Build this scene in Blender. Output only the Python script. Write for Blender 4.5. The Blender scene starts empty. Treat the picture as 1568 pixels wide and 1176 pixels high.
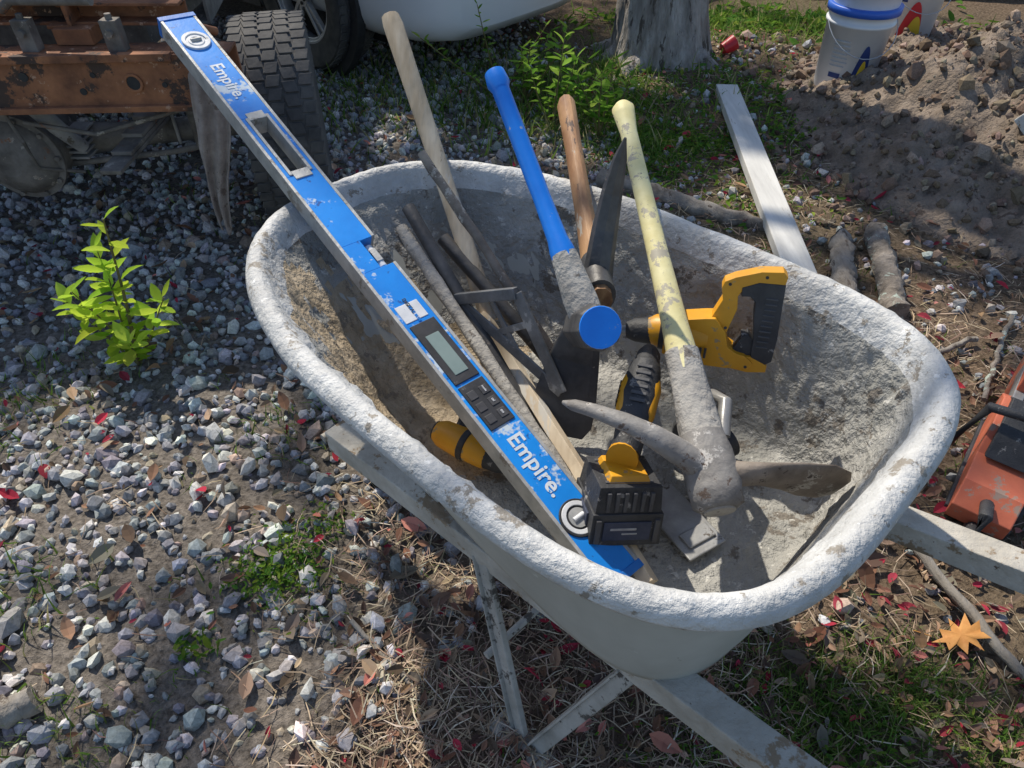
import bpy, bmesh, math, random
import numpy as np
from mathutils import Vector as V, Matrix, noise
random.seed(7); rng=np.random.default_rng(7)
scene=bpy.context.scene
# ---------------------------------------------------------------- materials
def nodes(name):
    m=bpy.data.materials.new(name); m.use_nodes=True
    nt=m.node_tree; b=nt.nodes['Principled BSDF']; return m,nt,b
def mk(name,c1,c2,scale=8,rough=.7,metal=0,bump=.2,bscale=60,spot=None,spot_amt=.6,spot_scale=20,detail=4,bdist=.003,stretch=None,spot2=None,spot2_amt=.6,spot2_scale=60):
    m,nt,b=nodes(name); N=nt.nodes.new; L=nt.links.new
    tc=N('ShaderNodeTexCoord'); src=tc.outputs['Object']
    if stretch:
        mp=N('ShaderNodeMapping'); mp.inputs['Scale'].default_value=stretch; L(src,mp.inputs[0]); src=mp.outputs[0]
    n=N('ShaderNodeTexNoise'); n.inputs['Scale'].default_value=scale; n.inputs['Detail'].default_value=detail; n.inputs['Roughness'].default_value=.65
    L(src,n.inputs['Vector'])
    r=N('ShaderNodeValToRGB'); r.color_ramp.elements[0].position=.32; r.color_ramp.elements[1].position=.68
    r.color_ramp.elements[0].color=(*c1,1); r.color_ramp.elements[1].color=(*c2,1); L(n.outputs[0],r.inputs[0])
    col=r.outputs[0]
    for sp,sa,ss in((spot,spot_amt,spot_scale),(spot2,spot2_amt,spot2_scale)):
        if not sp: continue
        n2=N('ShaderNodeTexNoise'); n2.inputs['Scale'].default_value=ss; n2.inputs['Detail'].default_value=5; n2.inputs['Roughness'].default_value=.72
        L(src,n2.inputs['Vector'])
        r2=N('ShaderNodeValToRGB'); r2.color_ramp.elements[0].position=sa; r2.color_ramp.elements[1].position=sa+.04
        L(n2.outputs[0],r2.inputs[0])
        mx=N('ShaderNodeMixRGB'); mx.inputs[2].default_value=(*sp,1); L(r2.outputs[0],mx.inputs[0]); L(col,mx.inputs[1]); col=mx.outputs[0]
    L(col,b.inputs['Base Color'])
    b.inputs['Roughness'].default_value=rough; b.inputs['Metallic'].default_value=metal
    if bump:
        n3=N('ShaderNodeTexNoise'); n3.inputs['Scale'].default_value=bscale; n3.inputs['Detail'].default_value=4; n3.inputs['Roughness'].default_value=.62; L(src,n3.inputs['Vector'])
        bp=N('ShaderNodeBump'); bp.inputs['Strength'].default_value=bump; bp.inputs['Distance'].default_value=bdist
        L(n3.outputs[0],bp.inputs['Height']); L(bp.outputs[0],b.inputs['Normal'])
    return m
def attr_mat(name,trans=0,rough=.8,nscale=90,bump=0,var=.5,plain=False):
    m,nt,b=nodes(name); N=nt.nodes.new; L=nt.links.new
    out=[x for x in nt.nodes if x.type=='OUTPUT_MATERIAL'][0]
    a=N('ShaderNodeAttribute'); a.attribute_name='Col'
    if plain:
        d=N('ShaderNodeBsdfDiffuse'); L(a.outputs['Color'],d.inputs[0]); L(d.outputs[0],out.inputs[0]); src=a.outputs['Color']; sh=d
    else:
        tc=N('ShaderNodeTexCoord'); n=N('ShaderNodeTexNoise'); n.inputs['Scale'].default_value=nscale; n.inputs['Detail'].default_value=3
        n.inputs['Roughness'].default_value=.7
        L(tc.outputs['Object'],n.inputs['Vector'])
        mr=N('ShaderNodeMapRange'); mr.inputs[1].default_value=.3; mr.inputs[2].default_value=.7; mr.inputs[3].default_value=1-var; mr.inputs[4].default_value=1+var
        L(n.outputs[0],mr.inputs[0])
        mx=N('ShaderNodeMixRGB'); mx.blend_type='MULTIPLY'; mx.inputs[0].default_value=1; L(a.outputs['Color'],mx.inputs[1]); L(mr.outputs[0],mx.inputs[2])
        src=mx.outputs[0]; sh=N('ShaderNodeBsdfDiffuse'); L(src,sh.inputs[0]); L(sh.outputs[0],out.inputs[0])
        if bump:
            bp=N('ShaderNodeBump'); bp.inputs['Strength'].default_value=bump; bp.inputs['Distance'].default_value=.01
            L(n.outputs[0],bp.inputs['Height']); L(bp.outputs[0],sh.inputs['Normal'])
    if trans:
        t=N('ShaderNodeBsdfTranslucent'); L(src,t.inputs[0])
        ms=N('ShaderNodeMixShader'); ms.inputs[0].default_value=trans
        L(sh.outputs[0],ms.inputs[1]); L(t.outputs[0],ms.inputs[2]); L(ms.outputs[0],out.inputs[0])
    return m
# ---------------------------------------------------------------- mesh builder
def frame(d,up=V((0,0,1))):
    d=V(d).normalized(); up=V(up)
    if abs(d.dot(up.normalized()))>.97: up=V((1,0,0))
    a=up.cross(d).normalized(); b=d.cross(a).normalized(); return d,a,b
class MB:
    def __init__(s): s.v=[];s.f=[];s.m=[];s.s=[]
    def add(s,vs,fs,m,sm=False):
        o=len(s.v); s.v+= [tuple(x) for x in vs]
        for f in fs: s.f.append([i+o for i in f]); s.m.append(m); s.s.append(sm)
    def box(s,c,ax,h,m,taper=1.0):
        c=V(c); a=[V(x) for x in ax]; vs=[]
        for k in(-1,1):
            q=taper if k>0 else 1
            for j in(-1,1):
                for i in(-1,1): vs.append(c+a[0]*h[0]*i*q+a[1]*h[1]*j*q+a[2]*h[2]*k)
        s.add(vs,[(0,2,3,1),(4,5,7,6),(0,1,5,4),(2,6,7,3),(0,4,6,2),(1,3,7,5)],m)
    def tube(s,pts,rad,m,seg=14,up=(0,0,1),sm=True,caps=True,wob=0):
        pts=[V(p) for p in pts]; n=len(pts); vs=[]; fs=[]
        for i,p in enumerate(pts):
            d=(pts[min(i+1,n-1)]-pts[max(i-1,0)]); d,a,b=frame(d,up)
            r=rad[i] if isinstance(rad,(list,tuple)) else rad
            rx,ry=r if isinstance(r,(list,tuple)) else (r,r)
            for k in range(seg):
                t=2*math.pi*k/seg; w=1+(random.uniform(-wob,wob) if wob else 0)
                vs.append(p+a*(rx*w*math.cos(t))+b*(ry*w*math.sin(t)))
        for i in range(n-1):
            for k in range(seg):
                fs.append((i*seg+k,i*seg+(k+1)%seg,(i+1)*seg+(k+1)%seg,(i+1)*seg+k))
        s.add(vs,fs,m,sm)
        if caps:
            s.add(vs[:seg],[tuple(range(seg))[::-1]],m); s.add(vs[-seg:],[tuple(range(seg))],m)
    def disc(s,c,nrm,r0,r1,h,m,seg=32,up=(0,0,1)):
        d,a,b=frame(nrm,up); c=V(c)
        if r0<=0: s.tube([c-d*h/2,c+d*h/2],r1,m,seg,up,sm=False); return
        vs=[];fs=[]
        for (r,z) in((r0,-h/2),(r1,-h/2),(r1,h/2),(r0,h/2)):
            for k in range(seg):
                t=2*math.pi*k/seg; vs.append(c+a*r*math.cos(t)+b*r*math.sin(t)+d*z)
        for j in range(4):
            for k in range(seg):
                fs.append((j*seg+k,j*seg+(k+1)%seg,((j+1)%4)*seg+(k+1)%seg,((j+1)%4)*seg+k))
        s.add(vs,fs,m)
    def prism(s,poly,O,e1,e2,h,m,off=0):
        O=V(O);e1=V(e1);e2=V(e2);n=e1.cross(e2).normalized();k=len(poly)
        vs=[O+e1*p[0]+e2*p[1]+n*(off-h) for p in poly]+[O+e1*p[0]+e2*p[1]+n*(off+h) for p in poly]
        fs=[tuple(range(k))[::-1],tuple(range(k,2*k))]+[(i,(i+1)%k,(i+1)%k+k,i+k) for i in range(k)]
        s.add(vs,fs,m)
    def torus(s,c,nrm,R,r,m,seg=40,rs=10,up=(0,0,1)):
        d,a,b=frame(nrm,up);c=V(c);vs=[];fs=[]
        for k in range(seg):
            t=2*math.pi*k/seg; o=a*math.cos(t)+b*math.sin(t)
            for j in range(rs):
                q=2*math.pi*j/rs; vs.append(c+o*(R+r*math.cos(q))+d*r*math.sin(q))
        for k in range(seg):
            for j in range(rs): fs.append((k*rs+j,((k+1)%seg)*rs+j,((k+1)%seg)*rs+(j+1)%rs,k*rs+(j+1)%rs))
        s.add(vs,fs,m,True)
    def build(s,name,mats,bevel=0,bseg=2,parent=None,recalc=True):
        me=bpy.data.meshes.new(name); me.from_pydata(s.v,[],s.f)
        for m in mats: me.materials.append(m)
        me.polygons.foreach_set('material_index',s.m); me.polygons.foreach_set('use_smooth',s.s)
        if recalc:
            bm=bmesh.new(); bm.from_mesh(me); bmesh.ops.recalc_face_normals(bm,faces=bm.faces); bm.to_mesh(me); bm.free()
        ob=bpy.data.objects.new(name,me); scene.collection.objects.link(ob)
        if bevel:
            md=ob.modifiers.new('b','BEVEL'); md.width=bevel; md.segments=bseg; md.limit_method='ANGLE'; md.angle_limit=math.radians(40)
        if parent: ob.parent=parent
        return ob
def lerp(a,b,t): return V(a)*(1-t)+V(b)*t
# ---------------------------------------------------------------- numpy scatter
def rotm(N,tilt=None):
    if tilt is None:
        q=rng.normal(size=(N,4)); q/=np.linalg.norm(q,axis=1)[:,None]; w,x,y,z=q.T
        return np.stack([np.stack([1-2*(y*y+z*z),2*(x*y-z*w),2*(x*z+y*w)],1),np.stack([2*(x*y+z*w),1-2*(x*x+z*z),2*(y*z-x*w)],1),np.stack([2*(x*z-y*w),2*(y*z+x*w),1-2*(x*x+y*y)],1)],1)
    a=rng.uniform(0,2*np.pi,N); t=rng.normal(0,tilt,N); u=rng.normal(0,tilt,N); o=np.zeros(N); i=np.ones(N)
    Z=np.stack([np.stack([np.cos(a),-np.sin(a),o],1),np.stack([np.sin(a),np.cos(a),o],1),np.stack([o,o,i],1)],1)
    X=np.stack([np.stack([i,o,o],1),np.stack([o,np.cos(t),-np.sin(t)],1),np.stack([o,np.sin(t),np.cos(t)],1)],1)
    Y=np.stack([np.stack([np.cos(u),o,np.sin(u)],1),np.stack([o,i,o],1),np.stack([-np.sin(u),o,np.cos(u)],1)],1)
    return Z@X@Y
def scatter(name,temps,pos,R,sc,col,mat,smooth=False):
    N=len(pos); idx=rng.integers(0,len(temps),N); vs=[];fs=[];cs=[];o=0
    sc=np.asarray(sc); sc=sc if sc.ndim==2 else np.repeat(sc[:,None],3,1)
    for t,(tv,tf) in enumerate(temps):
        I=np.where(idx==t)[0]
        if len(I)==0: continue
        tv=np.asarray(tv,float); tf=np.asarray(tf)
        w=np.einsum('nij,nkj->nki',R[I],tv[None]*sc[I][:,None,:])+pos[I][:,None,:]
        vs.append(w.reshape(-1,3)); n=len(tv)
        fs.append((tf[None]+(np.arange(len(I))*n)[:,None,None]+o).reshape(-1,tf.shape[1])); o+=n*len(I)
        cs.append(np.repeat(col[I],n,0))
    v=np.concatenate(vs);f=np.concatenate(fs);c=np.concatenate(cs)
    me=bpy.data.meshes.new(name); me.vertices.add(len(v)); me.vertices.foreach_set('co',v.astype(np.float32).ravel())
    k=f.shape[1]; me.loops.add(f.size); me.loops.foreach_set('vertex_index',f.astype(np.int32).ravel())
    me.polygons.add(len(f)); me.polygons.foreach_set('loop_start',np.arange(0,f.size,k,dtype=np.int32))
    me.polygons.foreach_set('use_smooth',np.full(len(f),smooth)); 
    me.update(calc_edges=True)
    ca=me.color_attributes.new('Col','FLOAT_COLOR','POINT'); ca.data.foreach_set('color',np.concatenate([c,np.ones((len(c),1))],1).astype(np.float32).ravel())
    me.materials.append(mat); ob=bpy.data.objects.new(name,me); scene.collection.objects.link(ob); return ob
def pick(cols,w,N,var=.25):
    cols=np.array(cols); w=np.array(w,float); w/=w.sum(); c=cols[rng.choice(len(cols),N,p=w)]
    return np.clip(c*rng.uniform(1-var,1+var,(N,1))*rng.uniform(.93,1.07,(N,3)),0,1)
# ---------------------------------------------------------------- ground
def sn(x,y,s,ph=0):
    return (np.sin(x*s+1.3*ph+1.7*np.sin(y*s*.7+ph))+np.sin(y*s*1.13+2.1*ph+1.5*np.sin(x*s*.8+2*ph)))/2
def hz(x,y):
    x=np.asarray(x,float);y=np.asarray(y,float)
    near=np.exp(-((x)**2+(y-2)**2)/60)
    h=.012*sn(x,y,5,1)+.006*sn(x,y,13,2)+.003*sn(x,y,31,3)
    h=h*near
    d=(x-.8)**2+(y-3.85)**2; h=h+.08*np.exp(-d/.5)
    return h
def gravel_mask(x,y):
    e=(-.36+.09*y)-x+.12*sn(x,y,4,5)+.06*sn(x,y,11,6)
    m=1/(1+np.exp(-e*14))
    m=np.maximum(m,np.exp(-(((x+.1)/.7)**2+((y-2.9)/.5)**2)*1.2))
    return np.clip(m,0,1)
def build_ground():
    ax=np.concatenate([-np.geomspace(60,4.2,24),np.linspace(-4,4,330),np.geomspace(4.2,60,24)])
    ay=np.concatenate([-np.geomspace(60,.6,22),np.linspace(-.5,6,270),np.geomspace(6.2,90,26)])
    X,Y=np.meshgrid(ax,ay); Z=hz(X,Y); n,m=X.shape
    v=np.stack([X,Y,Z],-1).reshape(-1,3)
    i=np.arange((n-1)*m).reshape(n-1,m)[:,:-1].ravel(); f=np.stack([i,i+1,i+1+m,i+m],1)
    g=gravel_mask(X,Y)[...,None]
    soil=np.array([.15,.11,.08]); grav=np.array([.17,.15,.13]); gr=np.array([.10,.11,.05])
    fargrass=np.clip((np.hypot(X,Y-2)-5)/4,0,1)[...,None]
    c=soil*(1-g)+grav*g
    w=(.5+.5*sn(X,Y,2.3,7))[...,None]*.3*(1-g); c=c*(1-w)+gr*w
    c=c*(1-fargrass)+np.array([.10,.11,.05])*fargrass
    c=c.reshape(-1,3)
    me=bpy.data.meshes.new('ground'); me.from_pydata(v.tolist(),[],f.tolist())
    ca=me.color_attributes.new('Col','FLOAT_COLOR','POINT'); ca.data.foreach_set('color',np.concatenate([c,np.ones((len(c),1))],1).astype(np.float32).ravel())
    me.polygons.foreach_set('use_smooth',np.ones(len(f),bool))
    me.materials.append(attr_mat('ground_mat',nscale=70,bump=.9,var=.55))
    ob=bpy.data.objects.new('ground',me); scene.collection.objects.link(ob)
build_ground()
def ico_variants(k,jit=.28,sub=1):
    out=[]
    for i in range(k):
        bm=bmesh.new(); bmesh.ops.create_icosphere(bm,subdivisions=sub,radius=1)
        for v in bm.verts: v.co*= 1+random.uniform(-jit,jit)
        out.append((np.array([v.co[:] for v in bm.verts]),np.array([[v.index for v in f.verts] for f in bm.faces]))); bm.free()
    return out
icos=ico_variants(16)
stone_mat=attr_mat('stone_mat',nscale=140,bump=0,var=.3)
def place(N,x0,x1,y0,y1,prob):
    x=rng.uniform(x0,x1,N);y=rng.uniform(y0,y1,N); k=rng.random(N)<prob(x,y); return x[k],y[k]
def stones():
    x1,y1=place(36000,-3.4,1.0,.15,4.8,lambda x,y:gravel_mask(x,y)*(.88+.14*np.clip(sn(x,y,6,11)*2,-1,1)))
    x2,y2=place(9000,-.6,2.6,.2,4.2,lambda x,y:.30*(1-gravel_mask(x,y))*(y>.7))
    x=np.concatenate([x1,x2]);y=np.concatenate([y1,y2]);N=len(x)
    r=np.clip(rng.lognormal(math.log(.0116),.34,N),.004,.026)
    sc=r[:,None]*rng.uniform(.6,1.3,(N,3)); z=hz(x,y)+r*rng.uniform(-.15,.75,N)
    col=pick([(.38,.39,.40),(.54,.535,.52),(.24,.24,.255),(.68,.66,.63),(.46,.39,.32),(.31,.305,.31),(.34,.27,.21)],[5,4,3,2,1.4,4,.8],N,.25)
    scatter('gravel',icos,np.stack([x,y,z],1),rotm(N),sc,col,stone_mat)
stones()
def leaf_t(k,curl):
    out=[]
    for i in range(k):
        w=random.uniform(.6,1.05); c=curl*random.uniform(-1,1.6); b=random.uniform(-.5,.5)
        P=[]
        for t,ww in((0,.04),(.22,.8),(.5,1.0),(.8,.6),(1,.02)):
            zc=c*(t-.5)**2*2
            for s in(-1,0,1): P.append(((t-.5)*2,s*ww*w*.5,zc+(abs(s)*ww*curl*.5)+b*s*.12))
        F=[]
        for j in range(4):
            for s in range(2): F.append((j*3+s,j*3+s+1,j*3+s+4,j*3+s+3))
        out.append((np.array(P),np.array(F)))
    return out
lit_mat=attr_mat('leaf_litter_mat',trans=.2,plain=True); straw_mat=attr_mat('straw_mat',plain=True)
def litter():
    x1,y1=place(6600,-3.2,2.8,.25,4.6,lambda x,y:.50+.40*(1-gravel_mask(x,y)))
    x2,y2=place(3400,-.7,1.4,.25,1.5,lambda x,y:.9*(1-gravel_mask(x,y)))
    x3,y3=place(230,-1.8,1.6,.3,3.2,lambda x,y:x>-9)
    x=np.concatenate([x1,x2,x3]);y=np.concatenate([y1,y2,y3]);N=len(x); big=np.arange(N)>=len(x1)+len(x2)
    s=np.clip(rng.lognormal(math.log(.0130),.35,N),.006,.026); s[big]=rng.uniform(.022,.034,big.sum()); z=hz(x,y)+.012+rng.uniform(0,.012,N)+.006*big
    col=pick([(.24,.13,.09),(.34,.21,.14),(.45,.05,.08),(.30,.05,.07),(.50,.36,.25),(.13,.09,.07),(.60,.24,.20),(.22,.19,.15)],[5,4,1.8,1.7,2,5,1.4,3],N,.3)
    scatter('fallen_leaves',leaf_t(14,.5),np.stack([x,y,z],1),rotm(N,.4),s,col,lit_mat)
litter()
def straw():
    T=[]
    for i in range(8):
        c=random.uniform(-.25,.25); T.append((np.array([(-1,-.03,0),(-1,.03,0),(0,.04+c,.05),(0,-.04+c,.05),(1,.015,0),(1,-.015,0)]),np.array([(0,1,2,3),(3,2,4,5)])))
    x,y=place(30000,-1.4,2.6,.2,3.6,lambda x,y:.8*(1-gravel_mask(x,y))*(.35+.65*(sn(x,y,5,9)>-.2))+.06)
    x2,y2=place(9000,-.55,.5,.25,1.1,lambda x,y:.9*(1-gravel_mask(x,y))); x=np.concatenate([x,x2]);y=np.concatenate([y,y2])
    N=len(x); s=rng.uniform(.010,.036,N); z=hz(x,y)+rng.uniform(.008,.024,N)
    col=pick([(.50,.40,.28),(.36,.27,.19),(.20,.14,.11),(.60,.53,.42)],[4,4,4,1.2],N,.25)
    scatter('dry_straw',T,np.stack([x,y,z],1),rotm(N,.2),s,col,straw_mat)
straw()
grass_mat=attr_mat('grass_mat',trans=.45,plain=True)
def grass():
    T=[]
    for i in range(8):
        b=random.uniform(.15,.9); P=[]
        for t in(0,.35,.7,1):
            w=.05*(1-t*.95); P+=[(-w,b*t*t,t*(1-.25*b*t)),(w,b*t*t,t*(1-.25*b*t))]
        T.append((np.array(P),np.array([(0,1,3,2),(2,3,5,4),(4,5,7,6)])))
    X=[];Y=[];S=[];
    def patch(cx,cy,rx,ry,n,s):
        X.append(rng.normal(cx,rx,n));Y.append(rng.normal(cy,ry,n));S.append(rng.uniform(.5,1.2,n)*s)
    patch(.60,.55,.10,.06,1300,.040);patch(.47,.47,.08,.05,700,.036);patch(.76,.60,.07,.06,700,.04);patch(.93,.45,.07,.06,600,.04);patch(.5,.62,.12,.05,500,.035);patch(.7,.42,.2,.08,500,.03)
    patch(-1.05,.75,.08,.06,130,.06);patch(-1.35,1.35,.12,.10,300,.05);patch(-.55,1.25,.10,.06,140,.045)
    patch(-.85,.5,.08,.06,110,.05);patch(-.2,3.6,.5,.35,1700,.09);patch(.3,3.2,.35,.2,1100,.1);patch(1.1,3.3,.2,.3,500,.05)
    patch(-.6,3.5,.5,.3,900,.07);patch(-.3,.75,.2,.15,150,.035);patch(-1.2,2.3,.4,.3,200,.05);patch(1.4,4.5,.5,.3,1500,.08)
    patch(.55,2.9,.15,.15,700,.06);patch(1.05,2.4,.2,.3,300,.04);patch(1.2,1.2,.15,.15,200,.04);patch(.35,3.7,.2,.15,700,.08)
    for i in range(110): patch(rng.uniform(-2,2.4),rng.uniform(.4,3.6),.03,.03,8,.042)
    x=np.concatenate(X);y=np.concatenate(Y);s=np.concatenate(S);N=len(x)
    col=pick([(.17,.28,.06),(.11,.20,.04),(.28,.36,.10),(.42,.38,.20)],[4,3,2,1.5],N,.25)
    scatter('grass',T,np.stack([x,y,hz(x,y)],1),rotm(N,.35),s,col,grass_mat)
    X.clear();Y.clear();S.clear()
    patch(-.50,.84,.050,.042,850,.0055);patch(-.43,.96,.035,.03,160,.0055);patch(.68,2.95,.16,.07,2200,.009);patch(.58,2.72,.1,.1,700,.009)
    patch(1.25,3.1,.15,.15,500,.014);patch(1.1,3.5,.15,.15,400,.014);patch(.45,3.3,.2,.12,1100,.012);patch(.5,.47,.18,.07,700,.006)
    patch(1.5,4.6,.5,.15,900,.03);patch(.9,2.55,.15,.2,300,.012);patch(-.62,.67,.03,.02,40,.01);patch(.5,3.55,.15,.12,500,.012)
    x=np.concatenate(X);y=np.concatenate(Y);s=np.concatenate(S);N=len(x)
    col=pick([(.10,.22,.04),(.17,.28,.04),(.25,.33,.06)],[3,2,1],N,.25)
    scatter('clover_and_moss',leaf_t(6,.3),np.stack([x,y,hz(x,y)+rng.uniform(.004,.028,N)],1),rotm(N,.5),s*1.3,col,grass_mat)
grass()
# ---------------------------------------------------------------- soil mound
MX,MY,MRX,MRY=2.25,3.05,1.06,1.28
def mound():
    n=130; vs=[]
    for j in range(n):
        for i in range(n):
            u=i/(n-1)*2-1;w=j/(n-1)*2-1; x=MX+u*MRX;y=MY+w*MRY
            r=math.hypot(u,w); h=max(0,1-r*r)**1.2*.35
            p=V((x,y,0)); h*=1+.5*noise.noise(p*3.1); h+= (noise.noise(p*9)*.04+noise.noise(p*22)*.03+abs(noise.noise(p*40))*.028)*min(1,max(0,(1-r)*5))
            vs.append((x,y,float(hz(x,y))+h-.01-(.05 if r>.97 else 0)))
    fs=[(j*n+i,j*n+i+1,(j+1)*n+i+1,(j+1)*n+i) for j in range(n-1) for i in range(n-1)]
    mb=MB(); mb.add(vs,fs,0,True)
    mb.build('soil_mound',[mk('soil',(.15,.115,.085),(.33,.265,.21),7,.95,0,1,50,bdist=.02,spot=(.11,.08,.06),spot_amt=.58)],recalc=True)
    A=np.array(vs); k=rng.integers(0,len(A),4800); P=A[k]+rng.normal(0,.01,(4800,3))
    r=np.hypot((P[:,0]-MX)/MRX,(P[:,1]-MY)/MRY); P=P[r<.95]
    ox=rng.uniform(1.1,2.6,900);oy=rng.uniform(1.9,4.3,900);P=np.concatenate([P,np.stack([ox,oy,hz(ox,oy)+.008],1)]);N=len(P)
    s=np.clip(rng.lognormal(math.log(.011),.55,N),.004,.045)
    scatter('soil_clods',ico_variants(12,.35),P,rotm(N),s[:,None]*rng.uniform(.6,1.2,(N,3)),pick([(.25,.195,.15),(.18,.135,.10),(.33,.265,.21)],[3,3,1],N,.15),stone_mat)
mound()
# ---------------------------------------------------------------- trees
SD=V((-.42,.72,1.0)).normalized()
bark=mk('bark',(.17,.15,.13),(.47,.44,.40),16,.95,0,1,34,bdist=.03,stretch=(1,1,.16),spot=(.10,.085,.07),spot_amt=.56,spot_scale=22)
crown_mat=attr_mat('crown_leaf',plain=True)
ggaps=[(-1.08,1.05,.46),(-.80,1.36,.30),(-.95,.72,.26),(-.60,.95,.14),(-1.6,1.6,.16),(-.66,3.35,.45),(-.12,3.35,.36),(2.3,3.6,.9),(1.7,3.1,.5),(1.9,2.3,.4),(.64,.56,.20),(1.0,.62,.14),(.86,.70,.12),
 (-1.05,1.55,.25),(.3,2.9,.2),(1.2,4.3,.5),(1.0,2.4,.3),(1.35,2.0,.2),(-.9,.38,.12),(-.35,2.2,.16),(1.25,1.6,.2),(-1.6,1.0,.2),(.05,2.65,.16),(-1.25,2.2,.12),(-.9,2.4,.18),(.72,3.7,.35),(-.25,.62,.05),(-.1,.5,.05),(-.5,.62,.06),(-.42,.45,.05),(1.2,1.1,.12)]  # openings cut into the crown so these ground spots get sun
tgaps=[(.10,.92,.75,.65),(.75,1.05,.35,.65),(-.25,1.25,.5,.65),(.1,1.4,.35,.65),(-.55,1.45,.3,.65),(-.2,1.45,.30,.9),(-.67,1.53,.3,.9),(.1,1.45,.38,.85),(-.8,2.3,.25,.6),(-1.2,1.9,.25,.7),(1.55,3.4,.3,.3)]  # more crown openings, placed to light the tray, handles and other raised things
def crown_keep(P):  # removes leaves along the sun direction to shape the dappled light
    k=np.ones(len(P),bool); jx=.07*sn(P[:,0],P[:,1],9,1);jy=.07*sn(P[:,0],P[:,1],9,3)
    for (a,b,r,z) in [(*g,0) for g in ggaps]+tgaps:
        g=P[:,:2]-np.array([[SD.x,SD.y]])*((P[:,2]-z)/SD.z)[:,None]+np.stack([jx,jy],1)
        k&=np.hypot(g[:,0]-a,g[:,1]-b)>r
    return k
def tree(name,base,r0,h,lean,crown_c,crown_r,nclump,nleaf,low=2.6):
    mb=MB(); bx,by=base; n=60; seg=110; vs=[];fs=[]
    z0=float(hz(bx,by))-.06
    for i in range(n):
        t=(i/(n-1))**1.8; z=z0+t*h; fl=1+.34*math.exp(-t*h/.12)
        r=r0*(1-.6*t)*fl; cx=bx+lean[0]*t;cy=by+lean[1]*t
        for k in range(seg):
            a=2*math.pi*k/seg; c,s=math.cos(a),math.sin(a)
            rr=r*(1+.09*math.exp(-t*h/.25)*math.sin(a*5+1)+.05*noise.noise(V((c*4,s*4,z*1.6)))+.10*abs(noise.noise(V((c*11,s*11,z*2.2))))+.05*noise.noise(V((c*25,s*25,z*9))))
            vs.append((cx+rr*c,cy+rr*s,z))
    for i in range(n-1):
        for k in range(seg): fs.append((i*seg+k,i*seg+(k+1)%seg,(i+1)*seg+(k+1)%seg,(i+1)*seg+k))
    mb.add(vs,fs,0,True)
    for k in range(4):
        a=[3.2,4.0,5.6,2.6][k]; L=random.uniform(.25,.45)
        pts=[(bx+math.cos(a)*(r0*.9+L*t),by+math.sin(a)*(r0*.9+L*t),z0+.09*(1-t)**2-.015) for t in(0,.3,.6,1)]
        mb.tube(pts,[.07,.05,.035,.015],0,12,wob=.08)
    C=V(crown_c)
    for k in range(9):
        t=random.uniform(.45,1); st=V((bx+lean[0]*t,by+lean[1]*t,z0+h*t)); a=k*2.4
        en=C+V((math.cos(a)*crown_r[0]*.7,math.sin(a)*crown_r[1]*.7,random.uniform(-.3,.6)*crown_r[2]))
        md=lerp(st,en,.5)+V((0,0,.4)); mb.tube([st,md,en],[r0*.35,r0*.2,.02],0,8)
    ob=mb.build(name,[bark])
    cc=rng.normal(size=(nclump,3)); cc/=np.linalg.norm(cc,axis=1)[:,None]; cc*=rng.uniform(.25,1,(nclump,1))**.5
    cc=cc*np.array(crown_r)+np.array(crown_c)
    P=cc[rng.integers(0,nclump,nleaf)]+rng.normal(0,.30,(nleaf,3))*np.array([1,1,.7]); P=P[P[:,2]>low]
    P=P[crown_keep(P)]; N=len(P)
    o=scatter('shade_foliage',leaf_t(6,.3),P,rotm(N),rng.uniform(.05,.095,N),pick([(.09,.14,.03),(.12,.17,.04),(.17,.18,.05)],[4,3,1],N),crown_mat)  # unseen crown leaves, added and thinned for their cast shade
    o.parent=ob; return ob
tree('oak_tree',(.77,3.86),.215,6.5,(-.35,.8),(-1.8,6.3,6.3),(3.3,3.0,1.6),120,10500)  # trunk in view; unseen crown set toward the sun to shade the ground
tree('oak_tree',(-4.2,8.9),.25,7,(.3,0),(-3.9,8.3,7.2),(2.8,2.8,1.8),80,5000)  # unseen tree, added for its canopy shade
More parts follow.
